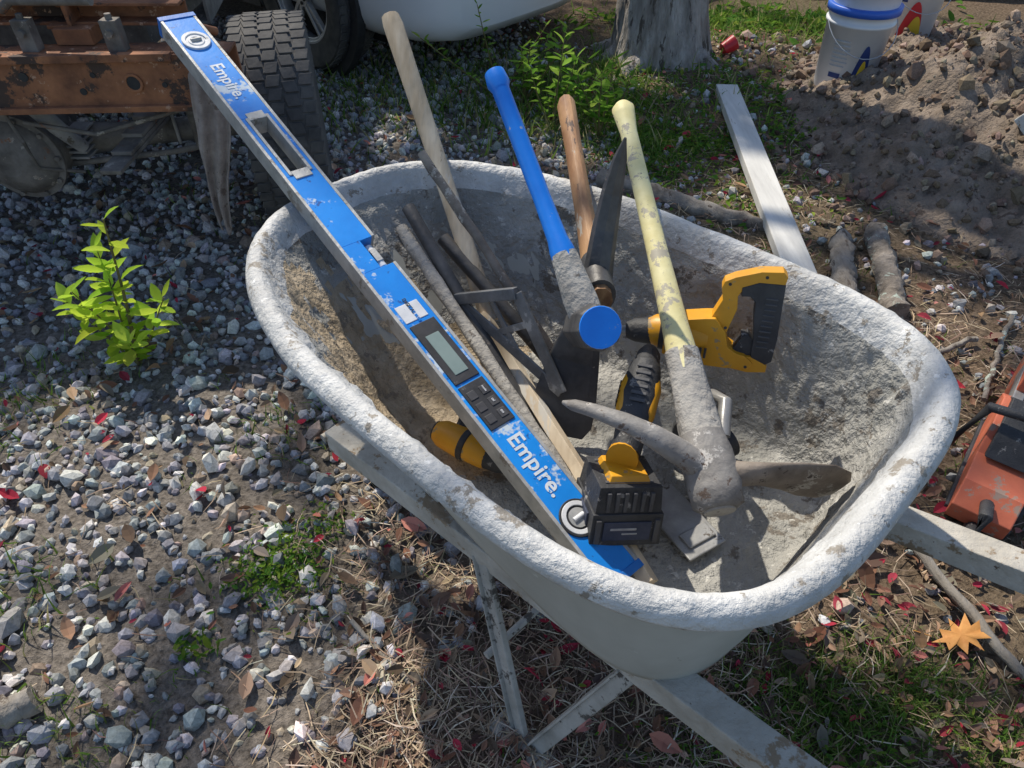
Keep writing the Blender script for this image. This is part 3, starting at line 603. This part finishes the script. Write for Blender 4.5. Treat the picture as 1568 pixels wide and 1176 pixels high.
def car(name,F,wd,paint,width=1.75,L=4.4):
    wd=V(wd).normalized(); rd=V((-wd.y,wd.x,0)); F=V(F); mb=MB()
    st=[(0,.62,.26,.60),(.05,.78,.21,.74),(.18,.90,.19,.82),(.4,.97,.18,.90),(.9,1,.20,.98),(1.3,1,.21,1.02),(2.2,1,.22,1.03),(3.2,1,.22,1.04),(3.8,.99,.22,1.03),(4.15,.95,.24,1.0),(4.34,.88,.28,.92),(4.4,.74,.34,.8)]
    seg=44; vs=[];fs=[]
    for x,w,zb,zt in st:
        hw=width/2*w
        for k in range(seg):
            t=2*math.pi*k/seg; c,s=math.cos(t),math.sin(t); n=5
            p=math.copysign(abs(c)**(2/n),c)*hw; q=math.copysign(abs(s)**(2/n),s); z=(zb+zt)/2+(zt-zb)/2*q
            if z>.6: p*=1-.06*(z-.6)/.4
            vs.append(F+rd*(x*L/4.4)+wd*p+V((0,0,z)))
    m=len(st)
    for i in range(m-1):
        for k in range(seg): fs.append((i*seg+k,i*seg+(k+1)%seg,(i+1)*seg+(k+1)%seg,(i+1)*seg+k))
    fs.append(tuple(range(seg))); fs.append(tuple(range((m-1)*seg,m*seg))); mb.add(vs,fs,0,True)
    gs=[(1.2,.98,.86),(1.9,1.45,.78),(2.4,1.52,.78),(3.3,1.50,.76),(3.9,1.30,.74),(4.2,1.0,.82)]
    vs=[];fs=[]
    for x,zt,wt in gs:
        for (p,z) in((-.90,.96),(-wt,zt-.03),(-wt*.9,zt),(wt*.9,zt),(wt,zt-.03),(.90,.96)): vs.append(F+rd*x+wd*(p*width/2)+V((0,0,z)))
    for i in range(len(gs)-1):
        for k in range(5): fs.append((i*6+k,i*6+k+1,(i+1)*6+k+1,(i+1)*6+k))
    mb.add(vs,fs,1,False)
    vs=[];fs=[]
    for x,zt,wt in gs[1:5]:
        for p in(-wt*.97,0,wt*.97): vs.append(F+rd*x+wd*(p*width/2)+V((0,0,zt+(.035 if p==0 else -.005))))
    for i in range(3):
        for k in range(2): fs.append((i*3+k,i*3+k+1,(i+1)*3+k+1,(i+1)*3+k))
    mb.add(vs,fs,0,True)
    for s in(-1,1):
        for (x0,z0,w0),(x1,z1,w1) in(((1.2,.98,.87),(1.9,1.44,.79)),((2.5,.98,.90),(2.55,1.5,.79)),((3.95,.98,.88),(3.75,1.38,.76))):
            mb.tube([F+rd*x0+wd*(s*w0*width/2)+V((0,0,z0)),F+rd*x1+wd*(s*w1*width/2)+V((0,0,z1))],.035,0,8)
    for x in(.82,3.5):
        for s in(-1,1):
            c=F+rd*x+wd*(s*(width/2-.07))+V((0,0,.345)); wheel(mb,c,wd,.345,.225,3,4,2,sgn=s)
            mb.disc(F+rd*x+wd*(s*(width/2-.03))+V((0,0,.36)),wd,.36,.41,.05,2,40)
    for s in(-1,1):
        mb.box(F+rd*.12+wd*(s*width*.34)+V((0,0,.68)),(wd,V((0,0,1)),rd),(.16,.06,.06),5)
        mb.box(F+rd*4.36+wd*(s*width*.34)+V((0,0,.78)),(wd,V((0,0,1)),rd),(.14,.08,.05),5)
        mb.box(F+rd*2.15+wd*(s*(width/2-.005))+V((0,0,.27)),(rd,V((0,0,1)),wd),(.95,.04,.02),2)
        mb.box(F+rd*1.75+wd*(s*(width/2+.08))+V((0,0,1.05)),(rd,V((0,0,1)),wd),(.06,.07,.09),0)
        for x in(1.95,2.9): mb.box(F+rd*x+wd*(s*(width/2+.004))+V((0,0,.86)),(rd,V((0,0,1)),wd),(.08,.012,.012),2)
    mb.box(F+rd*.01+V((0,0,.54)),(wd,V((0,0,1)),rd),(.30,.05,.02),2)
    mb.box(F+rd*.9+V((0,0,.20)),(wd,V((0,0,1)),rd),(width*.36,.05,.45),2)
    mb.build(name,[paint,glass,plast,tyre,rimmat,lampm],bevel=.006)
wd=V((.66,.75,0)).normalized(); rd=V((-wd.y,wd.x,0)); near=V((-.975,3.90,0)); car('parked_car',near-rd*.78+wd*.69,wd,whitep,1.48)
beige=mk('car_silver',(.42,.40,.35),(.48,.46,.41),2,.3,.3,0)
car('parked_car',V((1.5,5.9,0)),V((.78,.62,0)),beige,1.75)
rust=mk('rust',(.12,.05,.028),(.40,.17,.08),9,.85,.0,.7,50,spot=(.07,.045,.035),spot_amt=.55,spot_scale=10,spot2=(.48,.29,.19),spot2_amt=.61,spot2_scale=30)
grime=mk('grimy_metal',(.08,.07,.06),(.24,.215,.19),12,.8,.0,.6,50,spot=(.38,.34,.29),spot_amt=.61,spot2=(.24,.11,.06),spot2_amt=.62,spot2_scale=10)
def chassis():
    mb=MB(); X=V((1,0,0));Y=V((0,1,0));Z=V((0,0,1))
    def beam(p,q,h,w,m=0,ch=True):
        p=V(p);q=V(q);d,a,b=frame(q-p);c=(p+q)/2;L=(q-p).length/2
        if ch:
            mb.box(c-a*w,(a,b,d),(.005,h,L),m); mb.box(c+b*(h-.004),(a,b,d),(w,.004,L),m); mb.box(c-b*(h-.004),(a,b,d),(w,.004,L),m)
        else: mb.box(c,(a,b,d),(w,h,L),m)
    beam((-.76,2.03,.63),(-2.6,1.93,.63),.068,.04)
    beam((-.76,1.975,.63),(-2.6,1.87,.63),.068,.005,0,False)
    beam((-.90,1.96,.695),(-2.6,1.86,.695),.010,.012,0,False); beam((-.80,1.96,.563),(-2.6,1.86,.563),.008,.012,0,False)
    for x,r in((-1.52,.026),(-1.30,.012),(-1.02,.018),(-.86,.010),(-1.42,.014),(-1.16,.009),(-1.12,.007),(-.94,.007)):
        y=1.975+(x+.76)*(-.105/-1.84)*1-.0065; y=1.975-(-.76-x)*(.105/1.84)-.0065; z=.63+random.uniform(-.03,.03); mb.disc((x,y,z),(0,1,0),0,r,.003,3,24)  # dark discs stand in for holes; their inner shade is put into the colour
        if r>.016: mb.disc((x,y-.001,z),(0,1,0),r,r+.007,.006,0,24)
    beam((-.90,2.12,.76),(-2.6,2.06,.78),.028,.03); beam((-1.0,2.3,.78),(-2.6,2.32,.78),.028,.03,1); beam((-1.22,2.05,.78),(-1.32,2.9,.80),.045,.03); beam((-1.75,2.0,.72),(-1.78,4.6,.72),.06,.03); beam((-.98,2.4,.70),(-1.3,4.6,.72),.055,.03,1)
    mb.tube([(-1.08,2.0,.82),(-1.3,2.02,.815),(-1.34,2.03,.79)],.014,1,12); mb.tube([(-1.38,2.0,.81),(-1.7,2.05,.83),(-2.2,2.02,.80)],.020,0,12)
    for x in(-1.05,-1.28,-1.6,-1.9):
        mb.box((x,2.0,.735),(X,Y,Z),(.022,.018,.04),1); mb.disc((x,1.98,.745),(0,1,0),0,.010,.02,1,6); mb.disc((x,2.0,.778),(0,0,1),0,.009,.02,1,6)
    mb.box((-1.18,2.06,.72),(X,Y,Z),(.05,.03,.02),0); mb.tube([(-.92,2.0,.69),(-.88,2.05,.75),(-.84,2.15,.70)],.012,0,10)
    mb.tube([(-1.62,1.93,.79),(-1.60,1.88,.73),(-1.585,1.86,.6),(-1.60,1.92,.45),(-1.63,2.0,.36)],.0045,4,8); mb.tube([(-1.45,2.0,.56),(-1.40,1.96,.46),(-1.42,2.0,.36),(-1.35,2.1,.30)],.006,1,8)
    mb.tube([(-.86,2.34,.36),(-1.25,2.24,.36),(-1.4,2.2,.36)],[.035,.04,.055],1,18); mb.tube([(-1.5,2.18,.36),(-1.9,2.15,.36),(-2.5,2.1,.36)],[.055,.04,.035],1,18)
    c=V((-1.50,2.14,.37))
    mb.tube([c+V((0,-.15,0)),c+V((0,-.14,0)),c+V((0,-.10,0)),c+V((0,-.02,0)),c+V((0,.05,0)),c+V((0,.22,.02))],[.035,.075,.112,.122,.10,.04],1,28)
    mb.disc(c+V((0,-.085,0)),(0,1,0),.108,.132,.012,1,36)
    for k in range(10): t=k*.628; mb.disc(c+V((.12*math.cos(t),-.095,.12*math.sin(t))),(0,1,0),0,.008,.014,1,6)
    for k in range(5): mb.box(c+V((.145,.02,-.03+.018*k)),(X,Y,Z),(.03,.05,.004),4)
    mb.tube([(-1.38,2.02,.56),(-1.35,2.06,.46),(-1.32,2.1,.38)],[.028,.024,.02],4,14); mb.tube([(-.98,2.15,.62),(-1.0,2.2,.34)],.016,1,12)
    mb.tube([(-1.40,2.0,.50),(-1.2,1.99,.47),(-.95,2.05,.52)],.007,1,8); mb.tube([(-2.3,2.1,.33),(-1.6,2.08,.31),(-1.1,2.2,.32),(-.95,2.25,.33)],.010,1,8)
    for t in range(4): mb.box((-1.12,2.30,.42+.014*t),(X,Y,Z),(.03,.45-.09*t,.006),1)
    for s in(-1,1): mb.tube([(-1.12+s*.035,2.24,.33),(-1.12+s*.035,2.24,.47)],.006,4,8)
    mb.box((-2.1,3.4,.86),(X,Y,Z),(.95,1.0,.28),1); mb.box((-1.9,2.42,.90),(X,Y,Z),(.8,.02,.10),1); mb.box((-2.1,3.4,1.17),(X,Y,Z),(1.0,1.05,.03),1)
    wheel(mb,(-.775,2.41,.335),V((.97,.24,0)),.335,.235,2,1,1,rim=.55,sgn=-1); wheel(mb,(-2.8,2.25,.335),V((1,0,0)),.335,.235,2,1,1,rim=.55,sgn=-1)
    mb.build('rusty_truck_chassis',[rust,grime,tyre,plast,mk('bare_metal',(.22,.21,.20),(.40,.38,.36),14,.6,.1,.4,spot=(.12,.1,.08),spot_amt=.58)],bevel=.003)
chassis()
def rag():
    n=44;m=25;vs=[];fs=[]
    for i in range(n):
        t=i/(n-1)
        w=(.026+.030*math.sin(min(1,t*1.9)*1.57))*(1-max(0,(t-.45)/.55)**1.3*.86)
        for j in range(m):
            s=j/(m-1)*2-1; q=V((s*1.6,t*3.2,3)); fold=.016*math.cos(s*7.5+t*2.5)+.010*noise.noise(q*1.7)
            over=max(0,.07-t)/.07
            vs.append((-.795-.06*t+s*w+.010*math.sin(t*6+s),1.880+fold*(.4+.6*t)*(1-.4*t)+over*.05,.712-.48*t*(1+.05*math.sin(s*4))-over*.01+.012*noise.noise(q*2)))
    for i in range(n-1):
        for j in range(m-1): fs.append((i*m+j,i*m+j+1,(i+1)*m+j+1,(i+1)*m+j))
    mb=MB(); mb.add(vs,fs,0,True); o=mb.build('rag',[mk('cloth',(.24,.20,.18),(.40,.34,.31),22,.95,0,.8,200,spot=(.17,.13,.11),spot_amt=.6)]); md=o.modifiers.new('s','SOLIDIFY'); md.thickness=.003
rag()
# ---------------------------------------------------------------- buckets
plw=mk('bucket_white',(.66,.68,.70),(.76,.77,.78),6,.4,0,.05,30,spot=(.45,.42,.38),spot_amt=.66); plb=mk('bucket_blue',(.02,.10,.5),(.03,.14,.6),6,.4,0,0)
plr=mk('bucket_red',(.55,.02,.03),(.65,.03,.04),6,.4,0,0); ply=mk('label_yellow',(.75,.5,.03),(.8,.55,.05),9,.5,0,0); pln=mk('label_navy',(.02,.04,.15),(.03,.06,.2),9,.5,0,0); grt=mk('label_grey',(.35,.4,.45),(.5,.52,.55),60,.5,0,0)
def bucket(c,lid,label,stack=False):
    c=V(c);mb=MB();H=.35;r0=.125;r1=.143
    mb.tube([c+V((0,0,z*H)) for z in(0,.02,.80,.802,.84,.842,.93,.932,1)],[r0*.97,r0,r0+(r1-r0)*.8,r1*1.02,r1*1.03,r1*.985,r1*1.0,r1*1.05,r1*1.05],0,40)
    mb.tube([c+V((0,0,z*H)) for z in(.93,.935,1.02,1.025)],[r1*1.03,r1*1.075,r1*1.085,r1*1.03],lid,40)
    if stack:
        mb.tube([c+V((0,0,z*H)) for z in(1.0,1.02,1.18,1.185,1.23)],[r1*.95,r1*.96,r1*.98,r1*1.03,r1*1.03],0,40); mb.tube([c+V((0,0,z*H)) for z in(1.22,1.225,1.30,1.305)],[r1*1.02,r1*1.06,r1*1.06,r1*1.02],3,40)
    def patch(a0,a1,z0,z1,m,poly=None,off=.0015):
        n=14;vs=[];fs=[]
        for i in range(n+1):
            a=a0+(a1-a0)*i/n
            for z in(z0,z1):
                zz=z if poly is None else poly(i/n,z)
                r=r0+(r1-r0)*zz+off; vs.append(c+V((r*math.cos(a),r*math.sin(a),zz*H)))
        for i in range(n): fs.append((2*i,2*i+2,2*i+3,2*i+1))
        mb.add(vs,fs,m,True)
    if label=='grey':
        for k in range(7): patch(3.7,4.2+.03*(k%3),.64-.05*k,.655-.05*k,5)
        patch(3.75,4.15,.20,.26,4); patch(4.45,5.1,.12,.6,4,lambda i,z:z if z<.3 else .12+.5*math.sin(i*3.1)); patch(4.6,5.0,.12,.5,6,lambda i,z:z if z<.3 else .12+.32*math.sin(i*3.1),.003)
    else:
        patch(4.0,4.9,.12,.6,3,lambda i,z:z if z<.3 else .12+.5*math.sin(i*3.1)); patch(4.25,4.9,.14,.4,6,lambda i,z:z if z<.3 else .14+.3*math.sin(i*3.1),.003); patch(3.6,4.1,.6,.7,4)
    pts=[c+V((r1*1.07*math.cos(t),-.02-r1*1.07*math.sin(t),H*.84-.12*math.sin(t))) for t in np.linspace(0,math.pi,16)]
    mb.tube(pts,.002,5,6)
    mb.build('plastic_bucket',[plw,plb,plw,plr,pln,grt,ply])
bucket((1.545,3.40,.09),1,'grey',True); bucket((1.95,3.80,.16),3,'red',False)
# ---------------------------------------------------------------- lumber, logs, sticks
lum=mk('lumber_grey',(.50,.49,.46),(.70,.69,.65),7,.8,0,.5,60,spot=(.30,.24,.17),spot_amt=.62,spot_scale=10,stretch=(3,.3,1),spot2=(.18,.14,.10),spot2_amt=.68,spot2_scale=40)
barkl=mk('log_bark',(.12,.10,.08),(.32,.28,.24),18,.95,0,1,50,spot=(.40,.46,.40),spot_amt=.56,bdist=.012); rootm=mk('grey_root',(.13,.11,.09),(.34,.31,.27),14,.9,0,.9,50,bdist=.01,stretch=(1,.4,1),spot=(.09,.07,.055),spot_amt=.58)
def board(name,p,q,w,h,m):
    mb=MB();p=V(p);q=V(q);d,a,b=frame(q-p); mb.box((p+q)/2,(a,b,d),(w/2,h/2,(q-p).length/2),0); return mb.build(name,[m],bevel=.003)
board('lumber_board',(1.015,3.42,.07),(.905,1.62,.035),.10,.038,lum)
board('lumber_board',(2.1,2.2,.02),(1.86,2.55,.30),.09,.038,lum)
board('lumber_board',(1.2,5.4,.1),(6,5.0,.1),.14,.05,mk('timber_edge',(.35,.24,.15),(.5,.38,.26),6,.85))
def log(name,p,q,r,m,wob=.12,n=12,bend=.006,taper=1):
    mb=MB();p=V(p);q=V(q);pts=[lerp(p,q,i/(n-1))+V((random.uniform(-1,1),random.uniform(-1,1),random.uniform(-.3,.5)))*bend for i in range(n)]
    mb.tube(pts,[r*(1-(1-taper)*i/(n-1)) for i in range(n)],0,16,wob=wob); return mb.build(name,[m])
log('mossy_log',(1.27,2.18,.04),(1.16,1.72,.035),.036,barkl,.16,22); log('log',(1.13,2.13,.04),(1.03,1.78,.035),.035,rootm,.14,22); log('tree_root',(.35,2.62,.01),(.95,2.22,.01),.045,rootm,.16,26,.010,.6)
log('fallen_branch',(.885,.885,.02),(.99,.52,.02),.011,rootm,.12,14,.004); log('fallen_branch',(-1.06,.48,.02),(-.88,.56,.02),.026,rootm,.16,14)
log('fallen_branch',(1.0,1.45,.02),(1.35,1.60,.03),.008,rootm,.12,14,.006); log('fallen_branch',(1.25,1.35,.02),(1.5,1.7,.03),.007,barkl,.12,14,.006)
log('fallen_branch',(-.32,.72,.02),(-.15,.55,.02),.005,rootm,.12,12,.004); log('fallen_branch',(2.2,3.9,.15),(3.2,3.8,.2),.02,barkl)
def cutoff():
    mb=MB(); org=mk('orange_plastic',(.46,.11,.06),(.62,.17,.09),8,.55,0,.2,50,spot=(.34,.24,.19),spot_amt=.57)
    e1=V((.62,.78,0)).normalized();e2=V((0,0,1));n=e1.cross(e2); Oo=V((1.13,1.07,0))
    mb.prism([(-.16,.02),(.16,.02),(.20,.08),(.19,.14),(.12,.18),(.02,.17),(-.03,.12),(-.12,.11),(-.17,.07)],Oo,e1,e2,.06,0)
    mb.prism([(-.05,.13),(.0,.175),(.10,.20),(.16,.16),(.10,.14),(0,.11)],Oo,e1,e2,.045,1)
    mb.disc(Oo+e1*.06+V((0,0,.10))+n*.062,n,.03,.060,.020,0,30); mb.disc(Oo+e1*.06+V((0,0,.10))+n*.062,n,0,.032,.012,1,24); mb.disc(Oo+e1*-.1+V((0,0,.065))+n*.062,n,0,.026,.016,1,24)
    for i in range(6): mb.box(Oo+e1*(-.06+.014*i)+V((0,0,.07))+n*.061,(e1,e2,n),(.003,.022,.004),1)
    for s in(-1,1): mb.box(Oo+e1*.02+V((0,0,.03))+n*s*.055,(e1,e2,n),(.17,.012,.012),1)
    mb.tube([Oo+e1*-.02+n*.10+V((0,0,.03)),Oo+e1*.03+n*.13+V((0,0,.13)),Oo+e1*.02+n*.06+V((0,0,.23)),Oo+e1*.02-n*.08+V((0,0,.21)),Oo+e1*.02-n*.12+V((0,0,.05))],.012,1,14)
    mb.tube([Oo+e1*-.15+V((0,0,.09)),Oo-e1*.22+V((0,0,.12)),Oo-e1*.25+V((0,0,.06)),Oo-e1*.17+V((0,0,.03))],.014,1,12)
    mb.disc(Oo+e1*.34-n*.03+V((0,0,.15)),n,.03,.15,.02,0,36); mb.disc(Oo+e1*.34-n*.03+V((0,0,.15)),n,0,.14,.004,2,36); mb.box(Oo+e1*.24-n*.03+V((0,0,.13)),(e1,n,e2),(.1,.012,.03),2)
    mb.build('cutoff_saw',[org,blk,sil],bevel=.010,bseg=3)
cutoff()
# ---------------------------------------------------------------- plants
def sprig(name,stems,leaf,nl,cols,mat=grass_mat,leafcone=.7):
    mb=MB(); P=[];R=[];S=[]
    for (p,q,r) in stems:
        p=V(p);q=V(q); md=lerp(p,q,.5)+V((random.uniform(-1,1),random.uniform(-1,1),0))*(q-p).length*.08
        pts=[p,lerp(lerp(p,md,.5),lerp(md,q,.5),.35),lerp(lerp(p,md,.5),lerp(md,q,.5),.65),q]; mb.tube(pts,[r,r*.8,r*.6,r*.35],0,7)
        for i in range(nl):
            t=.25+.75*i/(nl-1); c=lerp(p,q,t)
            a=i*2.4+random.uniform(-.3,.3); el=random.uniform(-.1,.7)*leafcone+(.5 if t>.9 else 0); d=V((math.cos(a)*math.cos(el),math.sin(a)*math.cos(el),math.sin(el)))
            s=leaf*random.uniform(.6,1.15)*(1.05-.35*abs(t-.6)); y=V((0,0,1)).cross(d).normalized(); z=d.cross(y)
            P.append(c+d*s*1.05);S.append(s);R.append([[d.x,y.x,z.x],[d.y,y.y,z.y],[d.z,y.z,z.z]])
    ob=mb.build(name,[mk(name+'_stem',(.12,.10,.04),(.18,.16,.06),20,.7)])
    N=len(P); o=scatter('leaves',leaf_t(6,.35),np.array([p[:] for p in P]),np.array(R),np.array(S),pick(cols,[1]*len(cols),N,.2),mat,smooth=True); o.parent=ob; return ob
g=[(.50,.66,.07),(.60,.76,.10),(.36,.54,.06)]
b=V((-1.06,1.51,0))
sprig('green_sapling',[(b,b+V((.07,.02,.46)),.006),(b,b+V((-.06,-.03,.28)),.004),(b,b+V((.15,0,.24)),.004),(b,b+V((.06,-.08,.15)),.004),(b,b+V((-.13,.02,.22)),.004),(b,b+V((.0,.05,.36)),.004),(b,b+V((.03,.0,.30)),.004)],.036,17,g)
gg=[(.14,.29,.04),(.21,.38,.05),(.30,.47,.08)]
for (x,y,h,k) in((.18,3.05,.42,6),(.38,3.0,.30,5),(.05,3.35,.35,5)):
    b=V((x,y,float(hz(x,y)))); sprig('leafy_weed',[(b,b+V((random.uniform(-.22,.22),random.uniform(-.15,.15),h*random.uniform(.6,1))),.005) for _ in range(k)],.036,14,gg)
b=V((-.05,3.45,0)); sprig('leafy_weed',[(b,b+V((-.35,-.15,.33)),.006),(b,b+V((-.1,-.1,.45)),.005),(b,b+V((.2,-.2,.40)),.005)],.022,18,gg)
def oakleaf():
    mb=MB(); c=V((.885,.685,float(hz(.885,.685))+.032)); out=[(-1,0),(-.55,-.12),(-.62,-.45),(-.25,-.25),(-.15,-.75),(.1,-.30),(.45,-.72),(.42,-.22),(.85,-.35),(.72,-.08),(1.05,.02),(.72,.12),(.85,.42),(.42,.25),(.40,.75),(.08,.32),(-.18,.70),(-.25,.22),(-.62,.38),(-.55,.10)]
    vs=[c+V((0,0,.006))]+[c+V((x*.060,y*.054+x*.01,.012*(abs(y))+.006*x+random.uniform(-.004,.004))) for x,y in out]; n=len(out)
    mb.add(vs,[(0,1+i,1+(i+1)%n) for i in range(n)],0,True); mb.tube([c+V((-.058,0,.0)),c+V((-.09,.01,.004))],.0012,0,6)
    mb.build('oak_leaf',[mk('oak_leaf_mat',(.48,.20,.045),(.62,.30,.08),40,.6)])
oakleaf()
mb=MB(); mb.tube([(1.10,3.90,.09),(1.16,3.92,.12)],[.03,.04],0,20); mb.build('red_cup',[plr])
# ---------------------------------------------------------------- light, world, camera
el=math.asin(SD.z); az=math.atan2(SD.x,SD.y)
w=bpy.data.worlds.new('World'); scene.world=w; w.use_nodes=True; nt=w.node_tree
sky=nt.nodes.new('ShaderNodeTexSky'); sky.sky_type='NISHITA'; sky.sun_disc=False; sky.sun_elevation=el; sky.sun_rotation=az
nt.links.new(sky.outputs[0],nt.nodes['Background'].inputs[0]); nt.nodes['Background'].inputs[1].default_value=.15
sl=bpy.data.lights.new('sun','SUN'); sl.energy=4.8; sl.angle=math.radians(.7); sl.color=(1,.92,.79)
so=bpy.data.objects.new('sun',sl); scene.collection.objects.link(so); so.rotation_euler=SD.to_track_quat('Z','Y').to_euler()
cam=bpy.data.cameras.new('camera'); cam.sensor_width=36; cam.lens=36*1087/1568; cam.clip_end=400; cam.clip_start=.02
co=bpy.data.objects.new('camera',cam); scene.collection.objects.link(co); co.location=(0,0,1.34); co.rotation_euler=(math.radians(47),0,0); scene.camera=co
scene.view_settings.view_transform='Standard'; scene.view_settings.look='None'; scene.view_settings.exposure=0
